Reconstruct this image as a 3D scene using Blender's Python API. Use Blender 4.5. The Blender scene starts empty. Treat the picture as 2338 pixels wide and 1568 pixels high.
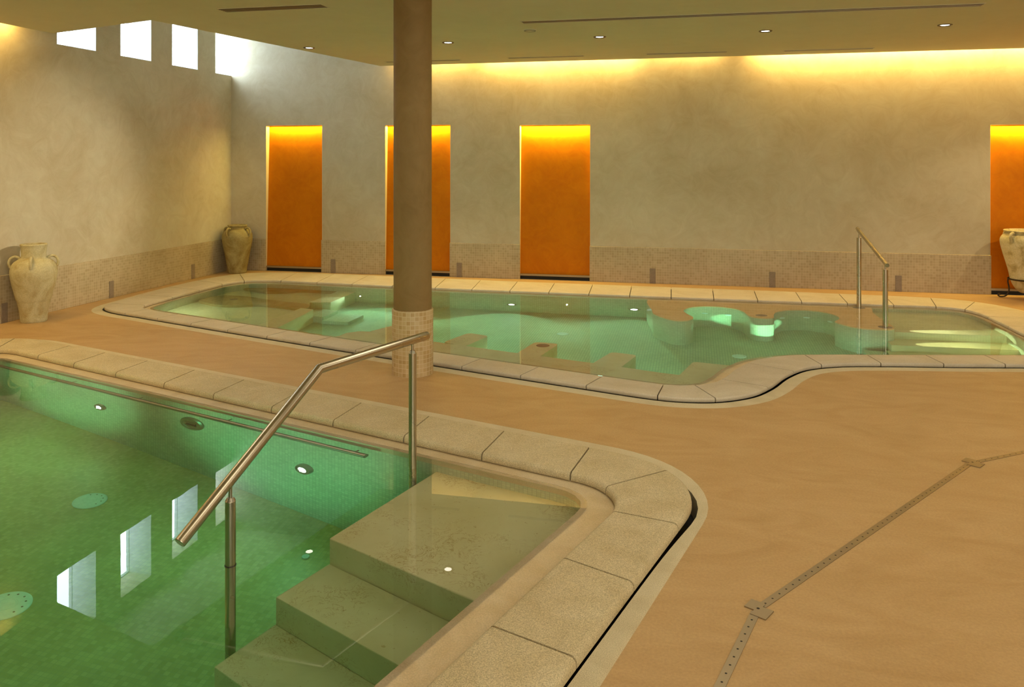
import bpy, bmesh, math, random
from mathutils import Vector, Matrix
from mathutils.geometry import tessellate_polygon
random.seed(7)
S = bpy.context.scene
COL = S.collection
V = Vector
PI = math.pi

# ------------------------------------------------------------------ materials
def new_mat(name):
    m = bpy.data.materials.new(name); m.use_nodes = True
    nt = m.node_tree; nt.nodes.clear()
    out = nt.nodes.new('ShaderNodeOutputMaterial')
    return m, nt, out

def N(nt, typ, **kw):
    n = nt.nodes.new(typ)
    for k, v in kw.items():
        if k in n.inputs.keys():
            n.inputs[k].default_value = v
        else:
            setattr(n, k, v)
    return n

def ramp(nt, fac, stops, interp='LINEAR'):
    r = nt.nodes.new('ShaderNodeValToRGB'); r.color_ramp.interpolation = interp
    el = r.color_ramp.elements
    el[0].position, el[0].color = stops[0][0], (*stops[0][1], 1)
    el[1].position, el[1].color = stops[-1][0], (*stops[-1][1], 1)
    for p, c in stops[1:-1]:
        e = el.new(p); e.color = (*c, 1)
    nt.links.new(fac, r.inputs[0])
    return r.outputs[0]

def mixc(nt, fac, a, b, blend='MIX'):
    m = nt.nodes.new('ShaderNodeMix'); m.data_type = 'RGBA'; m.blend_type = blend
    for s, v in ((0, fac), (6, a), (7, b)):
        if isinstance(v, (int, float)): m.inputs[s].default_value = v
        elif isinstance(v, tuple): m.inputs[s].default_value = (*v, 1)
        else: nt.links.new(v, m.inputs[s])
    return m.outputs[2]

def coords(nt, kind='Object', scale=(1, 1, 1), rot=(0, 0, 0), loc=(0, 0, 0)):
    t = nt.nodes.new('ShaderNodeTexCoord'); mp = nt.nodes.new('ShaderNodeMapping')
    mp.inputs['Scale'].default_value = scale; mp.inputs['Rotation'].default_value = rot
    mp.inputs['Location'].default_value = loc
    nt.links.new(t.outputs[kind], mp.inputs[0])
    return mp.outputs[0]

def noise(nt, vec, scale, detail=4, rough=.55, dist=0):
    n = N(nt, 'ShaderNodeTexNoise'); n.inputs['Scale'].default_value = scale
    n.inputs['Detail'].default_value = detail; n.inputs['Roughness'].default_value = rough
    n.inputs['Distortion'].default_value = dist
    nt.links.new(vec, n.inputs['Vector'])
    return n.outputs[0]

def bump(nt, height, strength=.3, dist=.01):
    b = nt.nodes.new('ShaderNodeBump'); b.inputs['Strength'].default_value = strength
    b.inputs['Distance'].default_value = dist
    nt.links.new(height, b.inputs['Height'])
    return b.outputs[0]

def finish(nt, out, color, rough=.7, metal=0, normal=None, spec=.5):
    p = nt.nodes.new('ShaderNodeBsdfPrincipled')
    if isinstance(color, tuple): p.inputs['Base Color'].default_value = (*color, 1)
    else: nt.links.new(color, p.inputs['Base Color'])
    if isinstance(rough, (int, float)): p.inputs['Roughness'].default_value = rough
    else: nt.links.new(rough, p.inputs['Roughness'])
    p.inputs['Metallic'].default_value = metal
    p.inputs['Specular IOR Level'].default_value = spec
    if normal is not None: nt.links.new(normal, p.inputs['Normal'])
    nt.links.new(p.outputs[0], out.inputs[0])
    return p

def plaster(name, cols, scale=1.0, rough=.75, bmp=.12):
    m, nt, out = new_mat(name)
    v = coords(nt)
    a = noise(nt, v, .9 * scale, 8, .62, .6)
    b = noise(nt, v, 3.6 * scale, 8, .68, 1.8)
    c1 = ramp(nt, a, [(.36, cols[0]), (.5, cols[1]), (.64, cols[2])])
    c2 = ramp(nt, b, [(.3, cols[0]), (.7, cols[2])])
    c = mixc(nt, .5, c1, c2)
    finish(nt, out, c, rough, normal=bump(nt, b, bmp, .01), spec=.12)
    return m

def stone(name, base, dark, light, grain=220, gs=.25, streak=None, rough=.6, blot=3., bs=.35, spec=.4):
    m, nt, out = new_mat(name)
    v = coords(nt)
    if streak:
        vs = coords(nt, scale=streak[0], rot=(0, 0, streak[1]))
    else: vs = v
    a = noise(nt, vs, blot, 7, .62, 1.6)
    g = noise(nt, v, grain, 2, .7)
    c = ramp(nt, a, [(.33, dark), (.5, base), (.68, light)])
    gg = ramp(nt, g, [(.35, (1 - gs,) * 3), (.65, (1 + gs * .35,) * 3)])
    c = mixc(nt, 1., c, gg, 'MULTIPLY')
    finish(nt, out, c, rough, normal=bump(nt, g, bs, .004), spec=spec)
    return m

def mosaic(name, c1, c2, grout, size=.0335, gw=.0035, rough=.45, tint=None, uv=True, bs=.3):
    m, nt, out = new_mat(name)
    v = coords(nt, 'UV')
    b = nt.nodes.new('ShaderNodeTexBrick')
    b.offset = 0; b.squash = 1
    b.inputs['Scale'].default_value = 1
    b.inputs['Brick Width'].default_value = size; b.inputs['Row Height'].default_value = size
    b.inputs['Mortar Size'].default_value = gw * .5; b.inputs['Mortar Smooth'].default_value = .1
    b.inputs['Bias'].default_value = 0
    b.inputs['Color1'].default_value = (*c1, 1); b.inputs['Color2'].default_value = (*c2, 1)
    b.inputs['Mortar'].default_value = (*grout, 1)
    nt.links.new(v, b.inputs['Vector'])
    n = noise(nt, coords(nt), 2.2, 5)
    c = mixc(nt, 1., b.outputs[0], ramp(nt, n, [(.3, (.86, .84, .8)), (.7, (1.05, 1.05, 1.04))]), 'MULTIPLY')
    inv = nt.nodes.new('ShaderNodeMath'); inv.operation = 'SUBTRACT'; inv.inputs[0].default_value = 1
    nt.links.new(b.outputs[1], inv.inputs[1])
    finish(nt, out, c, rough, normal=bump(nt, inv.outputs[0], bs, .003), spec=.4)
    return m

def veined(name, base, dark, light, vein):
    m, nt, out = new_mat(name)
    v = coords(nt)
    a = noise(nt, v, 2.2, 6, .6, .5)
    c = ramp(nt, a, [(.3, dark), (.5, base), (.7, light)])
    d = noise(nt, v, 9, 5, .7, 2.2)
    e = noise(nt, v, 3.2, 3, .5, .4)
    band = ramp(nt, d, [(.485, (0, 0, 0)), (.50, (1, 1, 1)), (.515, (0, 0, 0))])
    msk = ramp(nt, e, [(.50, (0, 0, 0)), (.62, (1, 1, 1))])
    f = mixc(nt, 1., band, msk, 'MULTIPLY')
    sp = noise(nt, v, 45, 3, .6)
    f2 = ramp(nt, sp, [(.66, (0, 0, 0)), (.72, (.5, .5, .5))])
    ff = mixc(nt, 1., f, f2, 'ADD')
    c = mixc(nt, ff, c, vein)
    finish(nt, out, c, .5, normal=bump(nt, a, .1, .004), spec=.35)
    return m

def metal(name, col, rough=.28, stretch=(1, 1, 1)):
    m, nt, out = new_mat(name)
    n = noise(nt, coords(nt, scale=stretch), 2.5, 3)
    r = ramp(nt, n, [(.3, (rough * .92,) * 3), (.7, (rough * 1.1,) * 3)])
    finish(nt, out, col, r, 1.0)
    return m

def emit(name, col, strength):
    m, nt, out = new_mat(name)
    e = nt.nodes.new('ShaderNodeEmission'); e.inputs[0].default_value = (*col, 1); e.inputs[1].default_value = strength
    nt.links.new(e.outputs[0], out.inputs[0])
    return m

def water_mat(name, absorb, density, bstr):
    m, nt, out = new_mat(name)
    g = nt.nodes.new('ShaderNodeBsdfGlass')
    g.inputs['IOR'].default_value = 1.33; g.inputs['Roughness'].default_value = 0.0
    g.inputs['Color'].default_value = (1, 1, 1, 1)
    v = coords(nt)
    n = noise(nt, v, 1.7, 3, .5, .3)
    nt.links.new(bump(nt, n, bstr, .02), g.inputs['Normal'])
    nt.links.new(g.outputs[0], out.inputs[0])
    a = nt.nodes.new('ShaderNodeVolumeAbsorption')
    a.inputs[0].default_value = (*absorb, 1); a.inputs[1].default_value = density
    nt.links.new(a.outputs[0], out.inputs[1])
    return m

M = {}
M['plaster'] = plaster('plaster_wall', [(.45, .375, .25), (.54, .475, .345), (.605, .555, .43)])
M['ceiling'] = plaster('plaster_ceiling', [(.63, .585, .42), (.66, .615, .45), (.69, .645, .48)], .6, .85, .04)
M['orange'] = plaster('orange_stucco', [(.45, .125, .001), (.54, .165, .001), (.61, .20, .002)], 1.2, .6, .08)
M['white'] = plaster('white_reveal', [(.60, .61, .60), (.64, .65, .64), (.67, .68, .67)], 1, .8, .03)
M['reveal'] = plaster('cream_reveal', [(.74, .6, .4), (.78, .65, .45), (.8, .68, .48)], 1, .8, .03)
M['dado'] = mosaic('stone_mosaic', (.41, .33, .205), (.50, .415, .28), (.58, .49, .35), .0335, .0035)
M['colplaster'] = plaster('brown_plaster', [(.225, .145, .056), (.265, .175, .072), (.31, .21, .092)], 1.2, .7, .08)
M['colmos'] = mosaic('column_mosaic', (.50, .34, .15), (.62, .47, .27), (.68, .55, .36), .033, .0045)
M['floor'] = stone('sandstone_floor', (.495, .315, .142), (.455, .282, .120), (.53, .345, .163), 90, .10,
                   ((.8, 1.7, 1), math.radians(-22)), .55, 2.1, .15)
M['strip'] = stone('pale_stone_strip', (.66, .56, .37), (.60, .50, .32), (.70, .60, .42), 260, .3, None, .65)
M['cope'] = stone('hammered_limestone', (.62, .51, .315), (.56, .45, .26), (.67, .565, .37), 230, .38, None, .7, 2.6, .5)
M['cope2'] = stone('smooth_limestone', (.56, .485, .375), (.51, .435, .32), (.60, .53, .42), 120, .10, None, .6, 2.0, .15)
M['curb'] = stone('rosy_curb_stone', (.62, .485, .30), (.56, .425, .245), (.66, .535, .355), 160, .15, None, .45)
M['island'] = stone('island_stone', (.82, .60, .31), (.76, .53, .25), (.86, .66, .38), 120, .12, ((.6, 2, 1), .3), .45)
M['step'] = veined('veined_limestone', (.74, .615, .34), (.68, .55, .28), (.78, .665, .40), (.42, .19, .03))
M['ledge'] = veined('ledge_limestone', (.84, .76, .48), (.78, .68, .38), (.88, .82, .56), (.45, .28, .08))
M['basin'] = mosaic('basin_mosaic', (.50, .56, .40), (.62, .68, .50), (.42, .46, .32), .026, .0035, .4)
M['basinfloor'] = mosaic('basin_floor_mosaic', (.54, .49, .20), (.68, .62, .28), (.54, .50, .24), .026, .003, .4)
M['basinfloor2'] = mosaic('far_floor_mosaic', (.50, .58, .42), (.60, .68, .50), (.34, .42, .32), .026, .005, .4)
M['bed'] = mosaic('bed_mosaic', (.78, .76, .48), (.84, .82, .56), (.70, .68, .44), .026, .003, .4)
M['arm'] = stone('armrest_stone', (.46, .36, .17), (.40, .31, .13), (.52, .42, .21), 100, .15)
M['steel'] = metal('brushed_steel', (.52, .46, .36), .27)
M['steel2'] = metal('dull_steel', (.36, .33, .27), .35)
M['darksteel'] = metal('dark_trim', (.16, .14, .11), .45)
M['grate'] = metal('drain_steel', (.40, .33, .235), .5, (1, 1, 1))
M['plate'] = stone('grey_plate', (.27, .215, .165), (.24, .19, .14), (.30, .24, .19), 50, .1)
M['black'] = stone('dark_void', (.012, .010, .008), (.01, .008, .006), (.016, .013, .01), 20, .1)
M['slot'] = stone('slot_shadow', (.03, .022, .012), (.025, .018, .009), (.035, .026, .015), 20, .1)
M['pot1'] = stone('cream_terracotta', (.52, .46, .27), (.42, .33, .16), (.60, .545, .35), 90, .14, None, .75, 4.5, .3)
M['pot2'] = stone('mossy_terracotta', (.33, .265, .11), (.24, .17, .055), (.45, .38, .18), 90, .16, None, .75, 4.5, .3)
M['pot3'] = stone('weathered_terracotta', (.58, .49, .26), (.36, .27, .11), (.66, .58, .36), 90, .16, None, .75, 6, .3)
M['iron'] = metal('wrought_iron', (.06, .045, .03), .5)
M['inlet'] = stone('pale_inlet_plastic', (.80, .92, .88), (.78, .90, .86), (.83, .94, .90), 30, .05)
M['lampglow'] = emit('lamp_glow', (1, .93, .78), 10)
M['uwglow'] = emit('underwater_glow', (.95, 1, .88), 7)
M['windowglow'] = emit('daylight_pane', (.72, .86, 1.0), 14)
M['windowboost'] = emit('boosted_daylight_pane', (.66, .84, 1.0), 42)  # corner window's daylight, strengthened to throw more glow on the back wall
M['water1'] = water_mat('near_pool_water', (.07, .85, .58), .40, .012)
M['water2'] = water_mat('far_pool_water', (.06, .82, .60), .28, .012)

# ------------------------------------------------------------------ mesh tools
class MB:
    def __init__(s): s.v = []; s.f = []; s.uv = []; s.mi = []
    def face(s, idx, uv=None, mi=0):
        s.f.append(tuple(idx)); s.uv.append(uv); s.mi.append(mi)
    def add(s, p): s.v.append(tuple(p)); return len(s.v) - 1
    def prism(s, poly, z0, z1, mi=0, bottom=True, top=True):
        n = len(poly)
        if sum(poly[i][0] * poly[(i + 1) % n][1] - poly[(i + 1) % n][0] * poly[i][1] for i in range(n)) < 0:
            poly = poly[::-1]
        b = [s.add((p[0], p[1], z0)) for p in poly]; t = [s.add((p[0], p[1], z1)) for p in poly]
        L = 0
        for i in range(n):
            j = (i + 1) % n
            d = math.hypot(poly[j][0] - poly[i][0], poly[j][1] - poly[i][1])
            s.face((b[i], b[j], t[j], t[i]), ((L, z0), (L + d, z0), (L + d, z1), (L, z1)), mi); L += d
        tris = tessellate_polygon([[V((p[0], p[1], 0)) for p in poly]])
        for tr in tris:
            a, bb, c = tr
            ar = (poly[bb][0] - poly[a][0]) * (poly[c][1] - poly[a][1]) - (poly[c][0] - poly[a][0]) * (poly[bb][1] - poly[a][1])
            if ar < 0: a, bb, c = a, c, bb
            q = (a, bb, c)
            if top: s.face([t[k] for k in q], [poly[k][:2] for k in q], mi)
            if bottom: s.face([b[k] for k in q[::-1]], [poly[k][:2] for k in q[::-1]], mi)
    def box(s, x0, x1, y0, y1, z0, z1, mi=0):
        s.prism([(x0, y0), (x1, y0), (x1, y1), (x0, y1)], z0, z1, mi)
    def ring(s, A, B, z0, z1, mi=0):
        """closed band between loops A and B (same point count), solid between z0 and z1"""
        n = len(A)
        ids = [[s.add((*p, z)) for p in loop] for loop, z in ((A, z1), (B, z1), (B, z0), (A, z0))]
        L = [0]
        for i in range(n): L.append(L[-1] + math.hypot(A[(i + 1) % n][0] - A[i][0], A[(i + 1) % n][1] - A[i][1]))
        for k in range(4):
            a, b = ids[k], ids[(k + 1) % 4]
            va, vb = ((0, .3), (z1, z0), (0, .3), (z0, z1))[k]
            for i in range(n):
                j = (i + 1) % n
                if k in (0, 2):
                    P4 = [s.v[a[i]][:2], s.v[a[j]][:2], s.v[b[j]][:2], s.v[b[i]][:2]]
                    s.face((a[i], a[j], b[j], b[i]), P4, mi)
                else:
                    s.face((a[i], a[j], b[j], b[i]), ((L[i], va), (L[i + 1], va), (L[i + 1], vb), (L[i], vb)), mi)
    def tube(s, pts, r, seg=14, mi=0, cap=True):
        pts = [V(p) for p in pts]; rs = r if isinstance(r, (list, tuple)) else [r] * len(pts)
        rings = []
        up = V((0, 0, 1))
        prevn = None
        for i, p in enumerate(pts):
            if i == 0: t = pts[1] - p
            elif i == len(pts) - 1: t = p - pts[i - 1]
            else: t = (pts[i + 1] - p).normalized() + (p - pts[i - 1]).normalized()
            t.normalize()
            n = prevn if prevn is not None else (up if abs(t.z) < .9 else V((1, 0, 0)))
            n = (n - t * n.dot(t)).normalized(); prevn = n
            bnm = t.cross(n)
            k = 1.0
            if 0 < i < len(pts) - 1:
                c = (pts[i + 1] - p).normalized().dot((p - pts[i - 1]).normalized())
                k = 1 / max(.5, math.sqrt((1 + c) / 2))
            rings.append([s.add(p + (n * math.cos(2 * PI * j / seg) + bnm * math.sin(2 * PI * j / seg)) * rs[i]) for j in range(seg)])
        for a, b in zip(rings, rings[1:]):
            for j in range(seg):
                q = (j + 1) % seg
                s.face((a[j], a[q], b[q], b[j]), None, mi)
        if cap:
            s.face(rings[0][::-1], None, mi); s.face(rings[-1], None, mi)
    def lathe(s, prof, seg=48, c=(0, 0, 0), mi=0, uvscale=None):
        rings = []
        for r, z in prof:
            if r < 1e-6: rings.append([s.add((c[0], c[1], c[2] + z))])
            else: rings.append([s.add((c[0] + r * math.cos(2 * PI * j / seg), c[1] + r * math.sin(2 * PI * j / seg), c[2] + z)) for j in range(seg)])
        for k, (a, b) in enumerate(zip(rings, rings[1:])):
            for j in range(seg):
                q = (j + 1) % seg
                if len(a) == 1 and len(b) == 1: continue
                if len(a) == 1: s.face((a[0], b[q], b[j]), None, mi)
                elif len(b) == 1: s.face((a[j], a[q], b[0]), None, mi)
                else:
                    R = max(prof[k][0], prof[k + 1][0]) * 2 * PI / seg
                    s.face((a[j], a[q], b[q], b[j]), ((j * R, prof[k][1]), ((j + 1) * R, prof[k][1]), ((j + 1) * R, prof[k + 1][1]), (j * R, prof[k + 1][1])), mi)
    def build(s, name, mats, parent=None, smooth=False, loc=None, rot=None, bevel=0, fix=False):
        me = bpy.data.meshes.new(name); me.from_pydata(s.v, [], s.f)
        mats = mats if isinstance(mats, (list, tuple)) else [mats]
        for m in mats: me.materials.append(m)
        uvl = me.uv_layers.new(name='UVMap')
        for p in me.polygons:
            p.material_index = s.mi[p.index]; p.use_smooth = smooth
            u = s.uv[p.index]
            for k, li in enumerate(p.loop_indices):
                if u is not None: uvl.data[li].uv = u[k]
                else:
                    co = me.vertices[me.loops[li].vertex_index].co; uvl.data[li].uv = (co.x + co.y, co.z)
        if fix:
            bm = bmesh.new(); bm.from_mesh(me); bmesh.ops.recalc_face_normals(bm, faces=bm.faces); bm.to_mesh(me); bm.free()
        me.validate()
        o = bpy.data.objects.new(name, me); COL.objects.link(o)
        if parent: o.parent = parent
        if loc: o.location = loc
        if rot: o.rotation_euler = rot
        if bevel:
            b = o.modifiers.new('bevel', 'BEVEL'); b.width = bevel; b.segments = 3; b.limit_method = 'ANGLE'; b.angle_limit = math.radians(40)
        if smooth == 'auto':
            pass
        return o

def smooth_angle(o, deg=40):
    me = o.data
    for p in me.polygons: p.use_smooth = True
    me.set_sharp_from_angle(angle=math.radians(deg))

def tag(o, label=None, cat=None, group=None, kind=None):
    if label: o['label'] = label
    if cat: o['category'] = cat
    if group: o['group'] = group
    if kind: o['kind'] = kind
    return o

def empty(name, loc=(0, 0, 0), label=None, cat=None, group=None, rz=0):
    o = bpy.data.objects.new(name, None); COL.objects.link(o); o.location = loc; o.rotation_euler = (0, 0, rz)
    o.empty_display_size = .1
    return tag(o, label, cat, group)

def struct(o): o['kind'] = 'structure'; return o

def copy_tree(o, loc=None, rot=None, label=None):
    c = o.copy(); COL.objects.link(c)
    if loc is not None: c.location = loc
    if rot is not None: c.rotation_euler = rot
    if label: c['label'] = label
    for ch in list(o.children):
        d = ch.copy(); COL.objects.link(d); d.parent = c
        for g in list(ch.children):
            e = g.copy(); COL.objects.link(e); e.parent = d
    return c

# ------------------------------------------------------------------ curves
def fillet(poly, radii, step=6):
    """closed polygon with rounded corners"""
    out = []; n = len(poly)
    for i in range(n):
        p0, p, p1 = V(poly[i - 1]), V(poly[i]), V(poly[(i + 1) % n]); r = radii[i]
        a = (p0 - p).normalized(); b = (p1 - p).normalized()
        ang = a.angle(b); d = r / math.tan(ang / 2)
        c = p + (a + b).normalized() * (r / math.sin(ang / 2))
        s, e = p + a * d, p + b * d
        a0 = math.atan2((s - c).y, (s - c).x); a1 = math.atan2((e - c).y, (e - c).x)
        da = (a1 - a0 + PI) % (2 * PI) - PI
        k = max(4, int(abs(math.degrees(da)) / step))
        for j in range(k + 1):
            t = a0 + da * j / k; out.append((c.x + r * math.cos(t), c.y + r * math.sin(t)))
    return out

def catmull(pts, n=8):
    out = []; m = len(pts)
    for i in range(m):
        p0, p1, p2, p3 = [V(pts[(i + k - 1) % m]) for k in range(4)]
        # centripetal parametrisation
        t0 = 0; t1 = t0 + max(1e-4, (p1 - p0).length) ** .5; t2 = t1 + max(1e-4, (p2 - p1).length) ** .5; t3 = t2 + max(1e-4, (p3 - p2).length) ** .5
        for k in range(n):
            t = t1 + (t2 - t1) * k / n
            A1 = p0 * ((t1 - t) / (t1 - t0)) + p1 * ((t - t0) / (t1 - t0))
            A2 = p1 * ((t2 - t) / (t2 - t1)) + p2 * ((t - t1) / (t2 - t1))
            A3 = p2 * ((t3 - t) / (t3 - t2)) + p3 * ((t - t2) / (t3 - t2))
            B1 = A1 * ((t2 - t) / (t2 - t0)) + A2 * ((t - t0) / (t2 - t0))
            B2 = A2 * ((t3 - t) / (t3 - t1)) + A3 * ((t - t1) / (t3 - t1))
            q = B1 * ((t2 - t) / (t2 - t1)) + B2 * ((t - t1) / (t2 - t1))
            out.append((q.x, q.y))
    return out

def area(p): return sum(p[i][0] * p[(i + 1) % len(p)][1] - p[(i + 1) % len(p)][0] * p[i][1] for i in range(len(p))) / 2

def offset(loop, d):
    """d > 0 grows the closed loop"""
    n = len(loop); sg = 1 if area(loop) > 0 else -1; out = []
    for i in range(n):
        a, b = V(loop[i - 1]), V(loop[(i + 1) % n]); t = (b - a).normalized()
        out.append((loop[i][0] + t.y * d * sg, loop[i][1] - t.x * d * sg))
    return out

class Loop:
    def __init__(s, pts):
        s.p = [V(q) for q in pts]; s.n = len(pts); s.L = [0]
        for i in range(s.n): s.L.append(s.L[-1] + (s.p[(i + 1) % s.n] - s.p[i]).length)
        s.T = s.L[-1]
    def at(s, t):
        t %= s.T
        lo, hi = 0, s.n
        while hi - lo > 1:
            m = (lo + hi) // 2
            if s.L[m] <= t: lo = m
            else: hi = m
        d = s.L[lo + 1] - s.L[lo]
        return s.p[lo].lerp(s.p[(lo + 1) % s.n], (t - s.L[lo]) / d if d > 0 else 0)
    def near(s, q):
        q = V(q[:2]); best = (1e9, 0)
        for i in range(s.n):
            a, b = s.p[i], s.p[(i + 1) % s.n]; ab = b - a
            if ab.length_squared == 0: continue
            k = max(0, min(1, (q - a).dot(ab) / ab.length_squared)); d = (a + ab * k - q).length
            if d < best[0]: best = (d, s.L[i] + k * ab.length)
        return best[1]

def resample(loop, n, start=None):
    l = Loop(loop); s0 = l.near(start) if start else 0
    return [tuple(l.at(s0 + l.T * i / n)) for i in range(n)]

def copings(inner, outer, joints, zt, zb, mat, parent, r=.017, gap=.005):
    """coping stones between two closed loops; joints = ordered [(inner point, outer point)]"""
    A, B = Loop(inner), Loop(outer)
    js = [(A.near(i), B.near(o)) for i, o in joints]
    # direction sign
    for k in range(len(js)):
        (a0, b0), (a1, b1) = js[k], js[(k + 1) % len(js)]
        da = (a1 - a0 + A.T / 2) % A.T - A.T / 2; db = (b1 - b0 + B.T / 2) % B.T - B.T / 2
        ga = gap / 2 * (1 if da > 0 else -1); gb = gap / 2 * (1 if db > 0 else -1)
        ns = max(2, int(max(abs(da), abs(db)) / .05)); mb = MB(); rows = []
        for i in range(ns + 1):
            t = i / ns
            I = A.at(a0 + ga + (da - 2 * ga) * t); O = B.at(b0 + gb + (db - 2 * gb) * t)
            w = (O - I).length; u = (O - I) / w
            prof = [(r * .3, zb), (0, zb + .006)]
            for q in range(5):
                an = PI / 2 * q / 4; prof.append((r - r * math.cos(an), zt - r + r * math.sin(an)))
            prof += [(w - x, z) for x, z in prof[::-1]]
            rows.append([mb.add((I.x + u.x * x, I.y + u.y * x, z)) for x, z in prof])
        m = len(rows[0])
        for ra, rb in zip(rows, rows[1:]):
            for q in range(m): mb.face((ra[q], ra[(q + 1) % m], rb[(q + 1) % m], rb[q]))
        mb.face(rows[0]); mb.face(rows[-1][::-1])
        o = mb.build('coping_stone', mat, parent, fix=True); smooth_angle(o, 50)

# ------------------------------------------------------------------ pool outlines
N1 = 'near'
near_in = fillet([(-6.07, 5.93), (-.287, 4.02), (-1.50, .20), (-6.07, 1.66)], [.33, .33, .3, .3])
near_out = fillet([(-6.50, 6.43), (.115, 4.33), (-1.17, -.20), (-6.50, 1.26)], [.62, .58, .6, .6])
near_strip = fillet([(-6.64, 6.62), (.215, 4.48), (-1.07, -.42), (-6.64, 1.12)], [.75, .74, .7, .7])
near_water = fillet([(-5.88, 5.72), (-.482, 3.965), (-1.62, .38), (-5.88, 1.76)], [.22, .20, .2, .2])
k = 1.0093
far_in = [(-5.93, 7.80), (-6.00, 7.92), (-6.03, 8.2), (-6.05, 9.2), (-6.03, 9.60), (-5.9, 9.85), (-5.62, 9.95), (-5.0, 9.93), (-4, 9.86), (-3.2, 9.81),
          (-2, 9.79), (-.6, 9.78), (1, 9.77), (2.1, 9.78), (2.55, 9.79), (2.8, 9.72), (2.92, 9.5), (2.96, 9.0), (2.98, 8.3), (2.99, 7.75),
          (2.93, 7.57), (2.66, 7.49), (2.0, 7.345), (1.567, 7.25), (1.0, 7.13), (.751, 7.05), (.496, 6.855), (.31, 6.52), (.222, 6.26),
          (.12, 6.06), (-.03, 5.96), (-.2, 5.935), (-.4, 5.98), (-1.228, 6.235), (-2.5, 6.625), (-3.6, 6.98), (-4.5, 7.275), (-5.3, 7.54), (-5.8, 7.715)]
far_out = [(-6.36, 7.72), (-6.45, 7.9), (-6.49, 8.2), (-6.55, 8.9), (-6.55, 9.6), (-6.5, 10.05), (-6.33, 10.45), (-5.95, 10.66), (-5.2, 10.71), (-4.2, 10.68),
           (-3, 10.61), (-2.3, 10.57), (-1.3, 10.55), (0, 10.52), (1, 10.50), (1.8, 10.46), (2.5, 10.42), (2.9, 10.34), (3.2, 10.13), (3.38, 9.85),
           (3.44, 9.5), (3.45, 8.5), (3.44, 7.55), (3.33, 7.35), (3.1, 7.27), (2.54, 7.15), (1.94, 7.03), (1.46, 6.945), (1.1, 6.85), (.85, 6.69),
           (.673, 6.42), (.528, 6.08), (.38, 5.84), (.15, 5.67), (-.08, 5.62), (-.267, 5.635), (-.784, 5.785), (-2.054, 6.185), (-3.0, 6.49),
           (-4.5, 6.99), (-5.6, 7.37), (-6.15, 7.57)]
far_in = catmull([(x * k, y * k) for x, y in far_in]); far_out = catmull([(x * k, y * k) for x, y in far_out])
far_in_r = resample(far_in, 360, (-1, 9.9)); 
far_wide, far_slim = offset(far_in_r, -.12), offset(far_in_r, -.055)
far_water = []
for (ax, ay), (bx, by), (_, yy) in zip(far_slim, far_wide, far_in_r):
    t = max(0, min(1, (8.6 - yy) / 1.0)); t = t * t * (3 - 2 * t)
    far_water.append((ax + (bx - ax) * t, ay + (by - ay) * t)); far_curbout = offset(far_in_r, .09)
far_strip_i = offset(resample(far_out, 360), .018); far_strip_o = offset(far_strip_i, .11)
W = .005

# ------------------------------------------------------------------ room shell
XL, YB, XR, YF = -6.9, 11.1, 9.0, -5.0
ZC, ZT = 3.0, 3.95
# floor with the two basins cut out
mb = MB()
def cutout(mb, outer, holes, z, zskirt):
    loops = [[V((*p, 0)) for p in outer]] + [[V((*p, 0)) for p in h] for h in holes]
    flat = [p for l in loops for p in l]
    ids = [mb.add((p.x, p.y, z)) for p in flat]
    for a, b, c in tessellate_polygon(loops):
        ar = (flat[b].x - flat[a].x) * (flat[c].y - flat[a].y) - (flat[c].x - flat[a].x) * (flat[b].y - flat[a].y)
        if ar < 0: b, c = c, b
        mb.face((ids[a], ids[b], ids[c]), [(flat[q].x, flat[q].y) for q in (a, b, c)])
    off = len(outer)
    for h in holes:
        n = len(h); lo = [mb.add((p[0], p[1], zskirt)) for p in h]
        for i in range(n):
            j = (i + 1) % n; mb.face((ids[off + i], ids[off + j], lo[j], lo[i]))
        off += n
near_strip_r = resample(near_strip, 240, (-.5, 4.75))
cutout(mb, [(XL, YF), (XR, YF), (XR, YB), (XL, YB)], [near_strip_r, far_strip_o], 0, -.16)
struct(mb.build('floor', M['floor']))
no_r = resample(near_out, 240, (-.5, 4.75)); ga_, gb_ = offset(no_r, .005), offset(no_r, .03); near_out_g = []
for (ax, ay), (bx, by) in zip(ga_, gb_):
    t = math.exp(-((math.hypot(ax + .08, ay - 3.98) / .38) ** 2)); near_out_g.append((ax + (bx - ax) * t, ay + (by - ay) * t))
mb = MB(); mb.ring(near_strip_r, near_out_g, -.15, .0); struct(mb.build('trim_1', M['strip'], fix=True))
mb = MB(); mb.ring(far_strip_o, far_strip_i, -.15, .0); struct(mb.build('trim_2', M['strip'], fix=True))

# back wall with four niche openings
niches = [(-6.32, -5.40, 2.185), (-4.41, -3.415, 2.172), (-2.405, -1.41, 2.155), (3.56, 4.52, 2.10)]
NB = .035
mb = MB(); TH = .32
xs = [XL - .45] + [v for a, b, _ in niches for v in (a, b)] + [XR + .3]
for i in range(0, len(xs), 2): mb.box(xs[i], xs[i + 1], YB, YB + TH, -.2, 2.3)
for a, b, zt in niches: mb.box(a, b, YB, YB + TH, zt, 2.3); mb.box(a, b, YB, YB + TH, -.2, .0)
mb.box(XL - .45, XR + .3, YB, YB + TH, 2.3, ZT)
struct(mb.build('wall_back', M['plaster']))
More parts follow.
